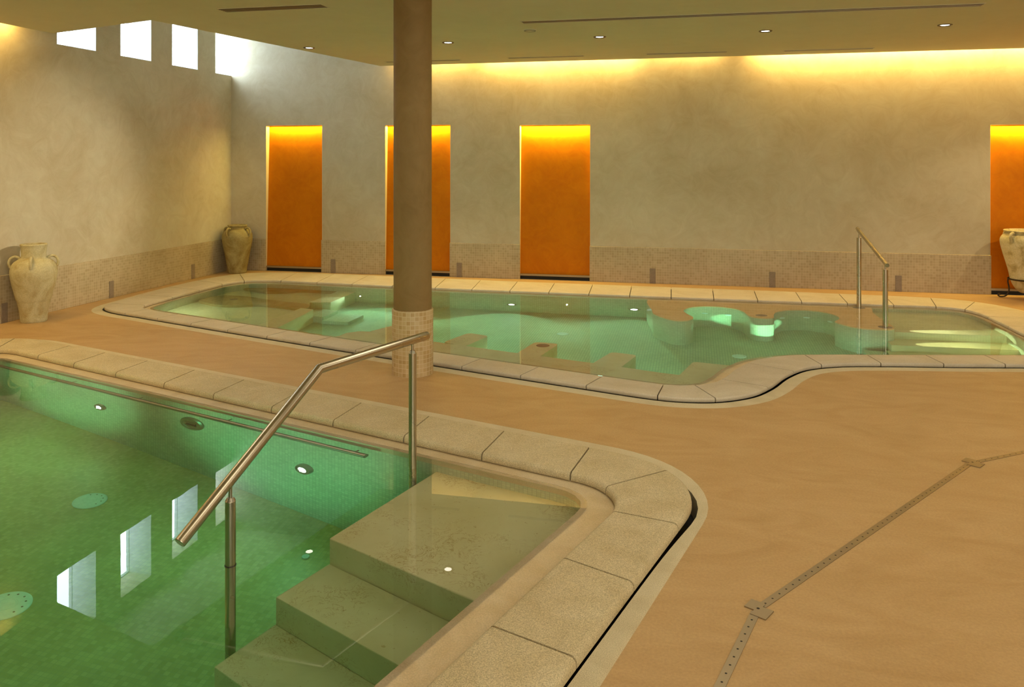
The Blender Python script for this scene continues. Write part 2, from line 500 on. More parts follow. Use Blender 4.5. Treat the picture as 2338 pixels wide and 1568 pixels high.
# mosaic dado
mb = MB(); DH = .485; DT = .018
for i in range(0, len(xs), 2):
    a = XL if i == 0 else xs[i] - .0; b = XR if i == len(xs) - 2 else xs[i + 1] + .0
    a2 = a if i == 0 else a - .008; b2 = b if i == len(xs) - 2 else b + .008
    mb.box(a2, b2, YB - DT, YB + .001, 0, DH)
struct(mb.build('baseboard_back', M['dado'], bevel=.004))
mb = MB(); mb.box(XL - .001, XL + DT, YF, YB - DT, 0, DH); struct(mb.build('baseboard_left', M['dado'], bevel=.004))
# left wall with the four high windows
wins = [(7.64, 8.247), (8.658, 9.242), (9.667, 10.25), (10.68, 11.1)]
WZ0, WZ1, WT = 2.945, 3.74, .42
mb = MB()
mb.box(XL - WT, XL, YF - .3, YB, -.2, WZ0); mb.box(XL - WT, XL, YF - .3, YB, WZ1, ZT)
ys = [YF - .3] + [v for w in wins for v in w]
for i in range(0, len(ys) - 1, 2): mb.box(XL - WT, XL, ys[i], ys[i + 1], WZ0, WZ1)
struct(mb.build('wall_left', M['plaster']))
for i, (a, b) in enumerate(wins):
    w = MB(); w.box(XL - WT + .03, XL - WT + .05, a, b, WZ0, WZ1)
    o = struct(w.build('window_%d' % (i + 1), M['windowglow' if i < 3 else 'windowboost']))
    f = MB(); x0, x1 = XL - WT + .05, XL - WT + .09
    f.box(x0, x1, a, a + .012, WZ0, WZ1); f.box(x0, x1, b - .012, b, WZ0, WZ1)
    f.box(x0, x1, a + .012, b - .012, WZ0, WZ0 + .012); f.box(x0, x1, a + .012, b - .012, WZ1 - .012, WZ1)
    f.build('window_frame', M['white'], o)
    l = MB(); l.box(XL - WT + .09, XL - .002, a + .001, b - .001, WZ0 - .001, WZ0 + .006)
    l.box(XL - WT + .09, XL - .002, a, a + .006, WZ0 + .006, WZ1)
    if i < 3: l.box(XL - WT + .09, XL - .002, b - .006, b, WZ0 + .006, WZ1)
    l.build('window_reveal', M['white'], o)
mb = MB(); mb.box(XR, XR + .3, YF - .3, YB, -.2, ZT); struct(mb.build('wall_right', M['plaster']))
mb = MB(); mb.box(XL, XR, YF - .3, YF, -.2, ZT); struct(mb.build('wall_front', M['plaster']))
# dropped ceiling with the notch by the windows, and the roof above
XC, YC = -6.62, 10.79
C0, C1, C2 = (XC, 7.28), (-5.079, 6.802), (-4.36, YC)
mb = MB(); mb.prism([(XC, YF), (XR, YF), (XR, YC), C2, C1, C0], ZC, ZT - .01)
struct(mb.build('ceiling', M['ceiling']))
mb = MB(); mb.box(XL - .45, XR + .3, YF - .3, YB + .3, ZT, ZT + .15); struct(mb.build('ceiling_upper', M['ceiling']))
mb = MB()
mb.box(C2[0], XR, YC, YB, 3.32, ZT - .01); mb.box(XL, XC, YF, C0[1], 3.32, ZT - .01)
struct(mb.build('trim_3', M['ceiling']))

# ------------------------------------------------------------------ near pool
pool1 = empty('swimming_pool', (-3.2, 3, 0), 'green swimming pool in the foreground with hammered limestone coping and veined entry steps', 'pool')
def P1(o): o.parent = pool1; o.location = (3.2, -3, 0) ; return o
root1 = pool1; root1.location = (0, 0, 0)
near_w = resample(near_water, 240, (-.7, 4.04)); near_curb_out = offset(resample(near_in, 240, (-.7, 4.17)), .10)
mb = MB(); mb.ring(near_curb_out, near_w, -.07, .001); P = mb.build('curb', M['curb'], root1, fix=True)
P['label'] = 'smooth rosy inner curb at the waterline'
mb = MB(); mb.ring(offset(near_w, .10), near_w, -1.30, -.07); mb.build('basin_wall', M['basin'], root1, fix=True)
mb = MB(); mb.prism(offset(near_w, .09), -1.34, -1.28); mb.build('basin_floor', M['basinfloor'], root1)
mb = MB(); mb.ring(offset(near_strip_r, -.01), offset(near_w, .10), -.16, -.11); mb.build('overflow_gutter', M['black'], root1, fix=True)
d1 = V((-.95, .3122)); d2 = V((-.3135, -.9496))
def pt(o, a, b): q = V(o) + d1 * a + d2 * b; return (q.x, q.y)
ji = [(-5.327, 5.65), (-4.832, 5.51), (-4.306, 5.341), (-3.761, 5.153), (-3.251, 4.986), (-2.714, 4.793), (-2.198, 4.628), (-1.67, 4.454), (-1.151, 4.29),
      (-.629, 4.134), (-.432, 4.005), (-.385, 3.735), (-.539, 3.255), (-.70, 2.722)]
jo = [(-5.31, 6.07), (-4.83, 5.92), (-4.30, 5.74), (-3.76, 5.56), (-3.24, 5.38), (-2.70, 5.21), (-2.17, 5.04), (-1.641, 4.87), (-1.113, 4.71),
      (-.578, 4.553), (-.184, 4.259), (-.076, 3.664), (-.25, 3.125), (-.403, 2.61)]
q = V((-.70, 2.722)); qo = V((-.403, 2.61))
for i in range(1, 5):
    ji.append(tuple(q + V((-.302, -.953)) * .54 * i)); jo.append(tuple(qo + V((-.29, -.957)) * .54 * i))
ji.append((-1.62, .25)); jo.append((-1.4, -.1))
for i in range(1, 8): ji.append((-1.62 - i * .55, .25 + i * .175)); jo.append((-1.45 - i * .60, -.08 + i * .165))
ji.append((-5.9, 1.62)); jo.append((-6.35, 1.3))
for i in range(1, 8): ji.append((-6.07, 1.7 + i * .5)); jo.append((-6.5, 1.5 + i * .57))
ji.append((-5.86, 5.86)); jo.append((-6.05, 6.3))
copings(near_in, near_out, list(zip(ji, jo)), .045, .002, M['cope'], root1, r=.024, gap=.009)
# entry steps: left side runs along the edge line, each front turned a little
edge = V((-1.378, 4.23)); ed = V((-.302, -.9533)); fr = V((.915, -.404))
starts = [(-1.378, 4.25), (-1.63, 3.42), (-1.733, 3.12), (-1.83, 2.82), (-1.925, 2.52), (-2.02, 2.22)]
back = [(-.40, 4.05), (-.50, 3.6)]
for i, zt in enumerate((-.17, -.42, -.64, -.85, -1.07)):
    a = V(starts[0]) + V((0, .08)); f0 = V(starts[i + 1])
    f1 = f0 + fr * 1.35
    poly = [tuple(a), tuple(f0), tuple(f1), (-.42, 3.2), (-.38, 4.15)]
    if i: # only the tread strip in front of the step above (solid below)
        b0 = V(starts[i]) - ed * .0; poly = [tuple(b0), tuple(f0), tuple(f1), tuple(b0 + fr * 1.35)]
    # clip to the basin: keep right ends inside the wall thickness
    P = MB()
    cl = []
    Lw = Loop(near_w)
    for p in poly: cl.append(p)
    # limit points to the wall line (0.05 behind it)
    def lim(p):
        wx = -.482 + .3174 * (p[1] - 3.965) + .06
        if p[0] > wx:
            # slide along fr back to the wall line
            t = (p[0] - wx) / (fr.x - .3174 * fr.y); return (p[0] - fr.x * t, p[1] - fr.y * t)
        return p
    cl = [lim(p) for p in cl]
    if i == 0: cl = [cl[0], cl[1], cl[2], (-.44, 3.95), (-.52, 4.05)]
    P.prism(cl, -1.28 if i == 0 else -1.28, zt); P.build('step', M['step'], root1, bevel=.008)
# water
mb = MB(); mb.prism(offset(near_w, .03), -1.31, W); 
tag(mb.build('pool_water', M['water1']), 'still green water filling the foreground swimming pool', 'water', kind='stuff')

# ------------------------------------------------------------------ far pool
root2 = empty('hydrotherapy_pool', (0, 0, 0), 'long curved hydrotherapy pool along the back wall with submerged beds and island bench', 'pool')
mb = MB(); mb.ring(far_curbout, far_water, -.07, -.004); P = mb.build('curb', M['curb'], root2, fix=True)
mb = MB(); mb.ring(offset(far_water, .09), far_water, -1.10, -.07); mb.build('basin_wall', M['basin'], root2, fix=True)
mb = MB(); mb.prism(offset(far_water, .08), -1.14, -1.08); mb.build('basin_floor', M['basinfloor2'], root2)
gi = offset(far_water, .09); go = Loop(offset(far_strip_o, -.005)); mb = MB(); mb.ring([tuple(go.at(go.near(p))) for p in gi], gi, -.16, -.11); mb.build('overflow_gutter', M['black'], root2, fix=True)
fo = Loop(far_out)
bi = [(-5.98, 9.93), (-5.50, 10.03), (-4.95, 10.01), (-4.43, 9.97), (-3.85, 9.93), (-3.253, 9.9), (-2.76, 9.89), (-2.266, 9.885), (-1.77, 9.88), (-1.272, 9.875),
      (-.777, 9.87), (-.284, 9.87), (.211, 9.865), (.708, 9.86), (1.196, 9.86), (1.692, 9.865), (2.182, 9.87), (2.62, 9.87), (2.877, 9.75)]
bo = [(-6.38, 10.5), (-5.65, 10.8), (-5.07, 10.8), (-4.53, 10.78), (-3.95, 10.75), (-3.37, 10.7), (-2.86, 10.68), (-2.34, 10.67), (-1.83, 10.66), (-1.32, 10.65),
      (-.81, 10.63), (-.305, 10.62), (.21, 10.62), (.715, 10.61), (1.21, 10.6), (1.71, 10.57), (2.22, 10.54), (2.72, 10.48), (3.145, 10.3)]
for y in (9.35, 8.85, 8.35, 7.85): bi.append((2.99, y)); bo.append((3.48, y + .02))
bo_near = [(3.0, 7.33), (2.424, 7.143), (1.944, 7.063), (1.461, 6.968), (.973, 6.857), (.72, 6.60), (.52, 6.08), (.151, 5.673), (-.266, 5.63), (-.781, 5.802), (-1.299, 5.977), (-1.812, 6.128),
           (-2.33, 6.305), (-2.852, 6.484), (-3.369, 6.641), (-3.885, 6.822), (-4.40, 6.99), (-4.92, 7.17), (-5.43, 7.35), (-5.95, 7.55)]
A = Loop(far_in)
for p in bo_near:
    bi.append(tuple(A.at(A.near(p)))); bo.append(p)
for yi, yo in ((7.98, 8.0), (8.55, 8.6), (9.1, 9.2), (9.6, 9.8)): bi.append((-6.1, yi)); bo.append((-6.6, yo))
copings(far_in, far_out, list(zip(bi, bo)), .03, .0, M['cope2'], root2, r=.012, gap=.009)

# ledge along the near side
def clipfar(x, y): return (x, y)
lz = -.25
inner_edge = [(-3.40, 7.35), (-3.384, 7.50), (-3.30, 7.585), (-3.183, 7.60), (-2.9, 7.50), (-2.436, 7.332), (-1.58, 7.078), (-.832, 6.87), (-.235, 6.678), (-.121, 6.652)]
Lw2 = Loop(offset(far_water, .05))
t0, t1 = Lw2.near((-3.55, 7.12)), Lw2.near((.30, 6.7))
dd = (t1 - t0 + Lw2.T / 2) % Lw2.T - Lw2.T / 2
outer_edge = [tuple(Lw2.at(t0 + dd * i / 40)) for i in range(41)]
mb = MB(); mb.prism(inner_edge + [(.0, 6.70)] + outer_edge[::-1], -1.08, lz)
o = mb.build('bench_ledge', M['ledge'], root2, bevel=.01)
piers = [[(-3.183, 7.601), (-3.02, 8.02), (-2.80, 7.95), (-2.93, 7.48)],
         [(-2.317, 7.33), (-2.201, 7.765), (-1.969, 7.668), (-2.083, 7.19)],
         [(-1.552, 7.06), (-1.478, 7.521), (-1.247, 7.492), (-1.333, 6.98)],
         [(-.851, 6.86), (-.736, 7.286), (-.502, 7.223), (-.61, 6.76)],
         [(-.13, 6.63), (-.019, 7.097), (.30, 7.03), (.58, 6.96), (.36, 6.5)]]
for p in piers:
    mb = MB(); mb.prism(fillet(p, [.02, .05, .05, .02] if len(p) == 4 else [.02, .04, .04, .03, .03], 20), -1.08, lz + .001); mb.build('seat_pier', M['ledge'], root2, bevel=.008)

# island bench with two round bays
isl = [(-.484, 9.98), (-.47, 9.111), (-.44, 8.90), (-.315, 8.683), (-.191, 8.575), (-.10, 8.60), (-.022, 8.773), (-.088, 8.985), (-.13, 9.15), (-.11, 9.29), (-.024, 9.42),
       (.13, 9.50), (.314, 9.48), (.44, 9.40), (.51, 9.28), (.534, 9.151), (.569, 8.99), (.64, 8.915), (.725, 8.905), (.80, 8.96), (.82, 9.12), (.87, 9.32), (1.007, 9.46), (1.22, 9.49),
       (1.40, 9.38), (1.48, 9.2), (1.465, 9.03), (1.40, 8.879), (1.48, 8.70), (1.60, 8.58), (1.76, 8.565), (1.889, 8.60), (1.93, 8.72), (1.90, 9.159), (1.89, 9.456), (1.875, 9.98)]
sm = catmull(isl, 5)[:-5] + [(1.875, 9.98)]
mb = MB(); mb.prism(sm, -1.08, -.075); mb.build('island_bench', M['basin'], root2)
mb = MB(); mb.prism(sm, -.075, -.028); o = mb.build('island_slab', M['island'], root2, bevel=.006)
# grips and drains set into stone
def disc(name, x, y, z, r, mat, parent, h=.01):
    m = MB(); m.lathe([(0, 0), (r, 0), (r, h * .7), (r * .92, h), (0, h)], 28, (x, y, z)); o = m.build(name, mat, parent); smooth_angle(o); return o
disc('suction_grille', .69, 9.07, -.03, .062, M['plate'], root2, .006)
disc('suction_grille', -1.38, 7.39, -.249, .062, M['plate'], root2)
# shelf and steps on the right
for z0, y0, x0 in ((-.25, 8.71, 1.88), (-.55, 8.42, 1.84), (-.82, 8.13, 1.80)):
    y1 = 9.98 if z0 == -.25 else y0 + .35
    mb = MB(); mb.prism([(x0, y0), (3.0, y0 + .02), (3.0, y1), (x0, y1)], -1.08, z0); mb.build('step', M['step'] if z0 < -.3 else M['bed'], root2, bevel=.006)
mb = MB(); mb.prism([(1.60, 8.02), (2.2, 8.02), (2.2, 8.42), (1.60, 8.50)], -1.08, -.86); mb.build('step', M['basin'], root2, bevel=.006)
# lounger beds on the left
mb = MB(); mb.prism([(-6.05, 7.9), (-5.9, 7.85), (-4.62, 7.45), (-4.45, 8.0), (-4.50, 8.76), (-4.60, 9.12), (-4.60, 9.95), (-6.05, 9.95)], -1.08, -.56); mb.build('lounger_platform', M['bed'], root2, bevel=.006)
h1 = catmull([(-6.0, 8.93), (-5.93, 9.30), (-5.6, 9.33), (-5.27, 9.206), (-4.9, 9.09), (-4.55, 9.00), (-4.48, 8.72), (-4.8, 8.80), (-5.15, 8.85), (-5.357, 8.74), (-5.6, 8.72), (-5.85, 8.83)], 5)
mb = MB(); mb.prism(h1, -.56, -.42); mb.build('lounger_armrest', M['arm'], root2, bevel=.02)
h2 = catmull([(-5.98, 9.90), (-5.93, 10.02), (-5.3, 10.02), (-4.6, 9.98), (-4.6, 9.90), (-5.1, 9.88), (-5.25, 9.78), (-5.5, 9.70), (-5.75, 9.78)], 5)
mb = MB(); mb.prism(h2, -.56, -.42); mb.build('lounger_armrest', M['arm'], root2, bevel=.02)
h3 = catmull([(-5.75, 7.84), (-5.6, 7.96), (-5.3, 7.98), (-5.0, 7.86), (-4.62, 7.74), (-4.56, 7.5), (-5.0, 7.62), (-5.6, 7.78)], 5)
mb = MB(); mb.prism(h3, -.56, -.42); mb.build('lounger_armrest', M['arm'], root2, bevel=.02)
mb = MB(); mb.prism([(-4.53, 7.62), (-4.24, 7.52), (-4.26, 7.9), (-4.34, 8.70), (-4.53, 8.76)], -1.08, -.40); mb.build('footrest_block', M['bed'], root2, bevel=.02)
mb = MB(); mb.prism([(-4.60, 9.10), (-4.34, 9.14), (-4.36, 9.99), (-4.62, 9.99)], -1.08, -.40); mb.build('footrest_block', M['bed'], root2, bevel=.02)
mb = MB(); mb.prism([(-4.52, 8.72), (-4.20, 8.66), (-4.20, 9.06), (-4.58, 9.14)], -1.08, -.76); mb.build('step', M['basin'], root2, bevel=.01)
mb = MB(); mb.prism([(-4.22, 8.64), (-3.88, 8.64), (-3.86, 9.04), (-4.22, 9.06)], -1.08, -.92); mb.build('step', M['basin'], root2, bevel=.01)
disc('suction_grille', -5.62, 9.10, -.42, .05, M['plate'], root2)
mb = MB(); mb.prism(offset(far_water, .03), -1.11, .003)
tag(mb.build('pool_water', M['water2']), 'pale teal water filling the long pool by the back wall', 'water', kind='stuff')

# ------------------------------------------------------------------ fittings
def face_rot(nx, ny): return (PI / 2, 0, math.atan2(ny, nx) + PI / 2)   # local +Z of a lathe turned to (nx, ny)
def uw_lamp(label, loc, n, r=.035, group='underwater lamps'):
    t = empty('underwater_lamp', loc, label, 'pool light', group, 0)
    rot = face_rot(*n)
    m = MB(); m.lathe([(r * 1.0, .012), (r * 1.05, .016), (r * 1.75, .012), (r * 1.85, .0), (r * 1.85, -.03)], 32)
    o = m.build('bezel', M['steel2'], t, rot=rot); smooth_angle(o)
    m = MB(); m.lathe([(0, .014), (r * .7, .013), (r * 1.02, .009)], 32); o = m.build('lens', M['uwglow'], t, rot=rot)
    return t
n1 = (-.31, -.951)
uw_lamp('small round underwater lamp left of the oval skimmer plate', (-4.323, 5.207, -.64), n1)
uw_lamp('small round underwater lamp right of the oval skimmer plate, behind the handrail', (-2.336, 4.547, -.64), n1)
uw_lamp('round underwater lamp in far pool wall just right of the column', (-2.23, 9.835, -.69), (0, -1), .038)
uw_lamp('round underwater lamp in far pool wall beside the island bench', (-.718, 9.815, -.66), (0, -1), .042)
# skimmer plate
t = empty('skimmer_plate', (-3.335, 4.882, -.43), 'oval steel skimmer plate with rectangular slot in the pool wall', 'pool fitting', None, 0)
m = MB(); m.lathe([(0, .004), (.075, .004), (.082, .012), (.105, .012), (.118, .0), (.118, -.02)], 48); o = m.build('faceplate', M['steel2'], t, rot=face_rot(*n1)); smooth_angle(o)
m = MB(); m.box(-.05, .05, -.022, .022, .004, .007); m.build('slot', M['black'], t, rot=face_rot(*n1))
m = MB(); m.box(-.055, .055, .022, .03, .004, .016); m.box(-.055, .055, -.03, -.022, .004, .016); m.build('slot_rim', M['steel2'], t, rot=face_rot(*n1))
# inlets on the pool floors
def inlet(label, x, y, z, r):
    t = empty('floor_inlet', (x, y, z), label, 'pool inlet', 'pale floor inlets')
    m = MB(); m.lathe([(r, 0), (r, .006), (r * .93, .012), (r * .45, .013), (r * .43, .011), (r * .38, .011), (r * .36, .0135), (0, .0135)], 40)
    o = m.build('cover', M['inlet'], t); smooth_angle(o)
    if r > .05:
        for a in range(6):
            an = a * PI / 6 - .4; m = MB(); m.lathe([(r * .05, .0), (0, .001)], 8, (r * .74 * math.cos(an), r * .74 * math.sin(an), .0135)); m.build('screw', M['plate'], t)
inlet('pale round inlet on green pool floor, left of the window reflections', -3.686, 4.349, -1.28 - .0, .10)
inlet('pale round inlet at the left edge of the near pool floor', -3.33, 3.36, -1.28, .115)
inlet('tiny pale inlet on the near pool floor beside the steps', -2.121, 4.154, -1.28, .022)
inlet('pale round inlet on far pool floor between column and island bench', -1.422, 8.803, -1.08, .065)
inlet('pale round inlet on far pool floor just behind the S-shaped coping', .42, 8.26, -1.08, .07)
# hydro jets round the island bays
def jet(label, x, y, z, n):
    t = empty('massage_jet', (x, y, z), label, 'pool jet', 'massage jets in the bays')
    m = MB(); m.lathe([(0, .012), (.012, .014), (.014, .006), (.024, .006), (.028, .014), (.036, .012), (.038, 0)], 24)
    o = m.build('nozzle', M['inlet'], t, rot=face_rot(*n)); smooth_angle(o)
jet('white massage jet on the left side of the brightly lit bay', .10, 9.49, -.42, (0, -1))
jet('white massage jet on the right side of the brightly lit bay', .36, 9.45, -.42, (-.4, -.9))
jet('pale massage jet in the darker bay nearest the centre post', .93, 9.40, -.42, (.5, -.85))
jet('pale massage jet in the middle of the darker bay', 1.20, 9.48, -.42, (-.05, -1))
jet('pale massage jet at the right end of the darker bay', 1.43, 9.34, -.46, (-.8, -.6))
# grab bar under the near coping
t = empty('grab_bar', (0, 0, 0), 'long steel grab bar just under the waterline of the near pool', 'grab bar')
ga, gb = V((-5.62, 5.60, -.062)), V((-1.80, 4.353, -.062))
nn = V((-.31, -.951, 0)); 
m = MB(); m.tube([ga + nn * .065, gb + nn * .065], .023, 16); o = m.build('bar', M['steel2'], t); smooth_angle(o)
for kk in (.02, .27, .47, .70, .97):
    p = ga.lerp(gb, kk); m = MB(); m.tube([p + nn * .065 + V((0, 0, -.01)), p + nn * .06 + V((0, 0, -.035)), p + nn * -.01 + V((0, 0, -.035))], .007, 8); o = m.build('bracket', M['steel2'], t); smooth_angle(o)
# near handrail
t = empty('pool_handrail', (-1.858, 2.982, -1.28), 'brushed steel handrail descending into the foreground pool beside the steps', 'handrail')
t.location = (0, 0, 0)
a, b = V((-1.858, 2.982, 0)), V((-1.483, 4.129, 0))
m = MB(); m.tube([(-1.933, 2.753, .183), (-1.700, 3.465, .688), (-1.443, 4.251, .690)], .0235, 24); o = m.build('rail', M['steel'], t, bevel=.004); smooth_angle(o)
for p, zt, ztop in ((a, .262, .325), (b, .622, .675)):
    m = MB(); m.tube([(p.x, p.y, -1.28), (p.x, p.y, zt)], .0212, 20); o = po = m.build('post', M['steel'], t, bevel=.003); smooth_angle(o)
    m = MB(); m.tube([(p.x, p.y, zt), (p.x, p.y, ztop)], .0075, 10); o = m.build('pin', M['steel'], po); smooth_angle(o)
    m = MB(); m.tube([(p.x, p.y, zt), (p.x, p.y, zt + .012)], [.0212, .013], 16); o = m.build('post_cap', M['steel2'], po); smooth_angle(o)
m = MB(); m.lathe([(.0215, 0), (.0235, .002), (.0235, .012), (.0215, .014)], 20, (a.x, a.y, -.02)); m.build('joint_ring', M['black'], t)
# far handrail
t = empty('island_handrail', (0, 0, 0), 'sloping steel handrail on two posts standing on the far pool island', 'handrail')
a, b = V((1.80, 9.79, -.028)), V((1.845, 8.70, -.028))
m = MB(); m.tube([(1.797, 9.86, .885), (1.80, 9.79, .865), (1.845, 8.70, .635), (1.848, 8.63, .62)], .021, 20); o = m.build('rail', M['steel'], t); smooth_angle(o)
for p, zt, ztop in ((a, .79, .85), (b, .575, .625)):
    m = MB(); m.tube([p, (p.x, p.y, zt)], .026, 20); o = po = m.build('post', M['steel'], t, bevel=.003); smooth_angle(o)
    m = MB(); m.tube([(p.x, p.y, zt), (p.x, p.y, ztop)], .008, 10); o = m.build('pin', M['steel'], po); smooth_angle(o)
    m = MB(); m.lathe([(0, 0), (.068, 0), (.068, .006), (.06, .010), (.027, .012)], 32, p); o = m.build('base_flange', M['plate'], po); smooth_angle(o)

# column
t = empty('column', (-2.156, 6.005, 0), 'round plastered column with a mosaic-tiled foot between the two pools', 'column')
m = MB(); m.lathe([(.1485, .49), (.1485, 3.0)], 64); o = m.build('shaft', M['colplaster'], t); smooth_angle(o)
m = MB(); m.lathe([(.160, 0), (.160, .494), (.158, .50), (.1485, .502)], 64); o = m.build('tiled_foot', M['colmos'], t); smooth_angle(o)

# niches: orange panel leaning forward at its foot, steel lip, black slot
nl = ['orange lit niche panel nearest the left corner', 'orange lit niche panel behind the column', 'orange lit niche panel right of the column, fully in view', 'orange lit niche panel behind the amphora at right']
for (x0, x1, zt), lb in zip(niches, nl):
    t = empty('water_wall_niche', ((x0 + x1) / 2, YB + .1, 0), lb, 'wall niche', 'orange lit niches in the back wall')
    w = (x1 - x0) / 2; m = MB()
    y0, y1 = .0, -.075
    pts = [(-w + .004, y1, .075), (w - .004, y1, .075), (w - .004, y0, zt), (-w + .004, y0, zt)]
    f = [m.add(p) for p in pts]; bk = [m.add((p[0], p[1] + .03, p[2])) for p in pts]
    m.face(f, [(p[0], p[2]) for p in pts]); m.face(bk[::-1])
    for i in range(4): m.face((f[(i + 1) % 4], f[i], bk[i], bk[(i + 1) % 4]))
    m.build('back_panel', M['orange'], t)
    m = MB(); m.box(-w + .001, -w + .004, -.098, .2, .0, zt); m.box(w - .004, w - .001, -.098, .2, .0, zt); m.build('side_reveal', M['reveal'], t)
    m = MB(); m.box(-w + .004, w - .004, -.10, -.055, .05, .074); m.build('steel_lip', M['grate'], t)
    m = MB(); m.box(-w + .004, w - .004, -.072, .21, .001, .045); m.build('slot', M['black'], t)
# low wall plates
backp = [(-5.215, 'low grey wall plate just right of the leftmost orange niche'), (-3.28, 'low grey wall plate between column and fully visible orange niche'),
         (-.563, 'low grey wall plate first to the right of the fully visible niche'), (.98, 'low grey wall plate above the centre of the island bench'), (2.505, 'low grey wall plate behind and right of the far handrail')]
def plate(loc, rz, lb):
    t = empty('wall_plate', loc, lb, 'wall plate', 'low grey plates in the mosaic dado', rz)
    m = MB(); m.box(-.038, .038, -.006, .004, .0, .205); cv = m.build('cover', M['plate'], t, bevel=.002)
    m = MB(); m.box(-.03, .03, -.0075, -.006, .012, .193); m.build('inset', M['plate'], cv)
for x, lb in backp: plate((x, YB - DT - .001, .0), 0, lb)
for y, lb in ((6.92, 'low dark wall plate at the left edge behind the cream amphora'), (8.475, 'low grey wall plate on left wall, nearer the cream amphora'), (10.107, 'low grey wall plate on left wall, nearer the corner amphora')):
    plate((XL + DT + .001, y, .0), PI / 2, lb)

# amphorae
def interp_prof(pts, n=6):
    out = []
    for i in range(len(pts) - 1):
        p0, p1, p2, p3 = pts[max(0, i - 1)], pts[i], pts[i + 1], pts[min(len(pts) - 1, i + 2)]
        for k in range(n):
            t = k / n; t2, t3 = t * t, t * t * t
            out.append(tuple(.5 * ((2 * p1[j]) + (-p0[j] + p2[j]) * t + (2 * p0[j] - 5 * p1[j] + 4 * p2[j] - p3[j]) * t2 + (-p0[j] + 3 * p1[j] - 3 * p2[j] + p3[j]) * t3) for j in range(2)))
    out.append(pts[-1]); return out
def amphora(name, loc, prof, inner, mat, handles, label, rz=0, thick=.014, group=None):
    t = empty(name, loc, label, 'amphora', group, rz)
    p = [(0, prof[0][1])] + interp_prof(prof) + inner
    m = MB(); m.lathe(p, 56); o = m.build('body', mat, t); smooth_angle(o, 50)
    for an, pts in handles:
        pp = catmull_open([(r * math.cos(an), r * math.sin(an), z) for r, z in pts], 5)
        m = MB(); m.tube(pp, thick, 10); o = m.build('handle', mat, t); smooth_angle(o, 60)
    return t
def catmull_open(pts, n=5):
    out = []
    for i in range(len(pts) - 1):
        p0, p1, p2, p3 = [V(pts[max(0, min(len(pts) - 1, i + k - 1))]) for k in range(4)]
        for k in range(n):
            t = k / n; out.append(.5 * ((2 * p1) + (-p0 + p2) * t + (2 * p0 - 5 * p1 + 4 * p2 - p3) * t * t + (-p0 + 3 * p1 - 3 * p2 + p3) * t ** 3))
    out.append(V(pts[-1])); return out
prof1 = [(.118, 0), (.124, .02), (.130, .10), (.150, .20), (.162, .235), (.178, .30), (.199, .39), (.215, .48), (.214, .545), (.190, .605), (.140, .645), (.118, .66), (.114, .70), (.118, .755), (.126, .79), (.120, .80)]
in1 = [(.104, .80), (.10, .77), (.096, .69), (.10, .62), (.0, .60)]
hz = [(.125, .655), (.165, .672), (.205, .655), (.222, .61), (.208, .56)]
amphora('terracotta_amphora', (-6.655, 7.06, 0), prof1, in1, M['pot1'], [(PI * .5 * i + .62, hz) for i in range(4)],
        'cream terracotta amphora with four handles standing by the left wall', group=None)
prof2 = [(.128, 0), (.134, .015), (.142, .09), (.158, .17), (.178, .28), (.200, .39), (.214, .49), (.213, .56), (.190, .61), (.155, .64), (.128, .655), (.126, .675), (.140, .695), (.138, .71)]
in2 = [(.118, .712), (.108, .69), (.108, .62), (0, .60)]
hz2 = [(.15, .655), (.19, .668), (.225, .645), (.236, .60), (.215, .545)]
amphora('terracotta_amphora', (-6.615, 10.80, 0), prof2, in2, M['pot2'], [(PI * .5 * i - .15, hz2) for i in range(4)],
        'mossy brown amphora with short neck standing in the room corner', thick=.015)
JX, JY = 3.85, 10.73
prof3 = [(.06, .085), (.10, .10), (.15, .16), (.185, .24), (.20, .32), (.225, .42), (.262, .55), (.288, .66), (.29, .72), (.268, .765), (.235, .785), (.232, .80), (.255, .82), (.252, .832)]
in3 = [(.232, .834), (.222, .81), (.22, .76), (0, .74)]
hz3 = [(.24, .80), (.28, .80), (.305, .76), (.29, .70)]
amphora('terracotta_amphora', (JX, JY, 0), prof3, in3, M['pot3'], [(PI * .5 * i + 3.75, hz3) for i in range(4)],
        'wide weathered amphora held in an iron stand at the right edge', thick=.016)
t = empty('amphora_stand', (JX, JY, 0), 'black wrought iron ring stand holding the amphora at the right edge', 'plant stand')
m = MB(); m.tube([(.205 * math.cos(2 * PI * i / 32), .205 * math.sin(2 * PI * i / 32), .25) for i in range(33)], .009, 8, cap=False); o = m.build('ring', M['iron'], t); smooth_angle(o)
for an in (-1.62, -1.62 + 2 * PI / 3, -1.62 - 2 * PI / 3):
    c, s_ = math.cos(an), math.sin(an)
    pts = catmull_open([(r * c, r * s_, z) for r, z in [(.205, .255), (.212, .20), (.20, .13), (.205, .07), (.24, .025), (.285, .012), (.31, .018), (.315, .035), (.30, .042), (.293, .03)]], 4)
    m = MB(); m.tube(pts, .0085, 8); o = m.build('leg', M['iron'], t); smooth_angle(o)

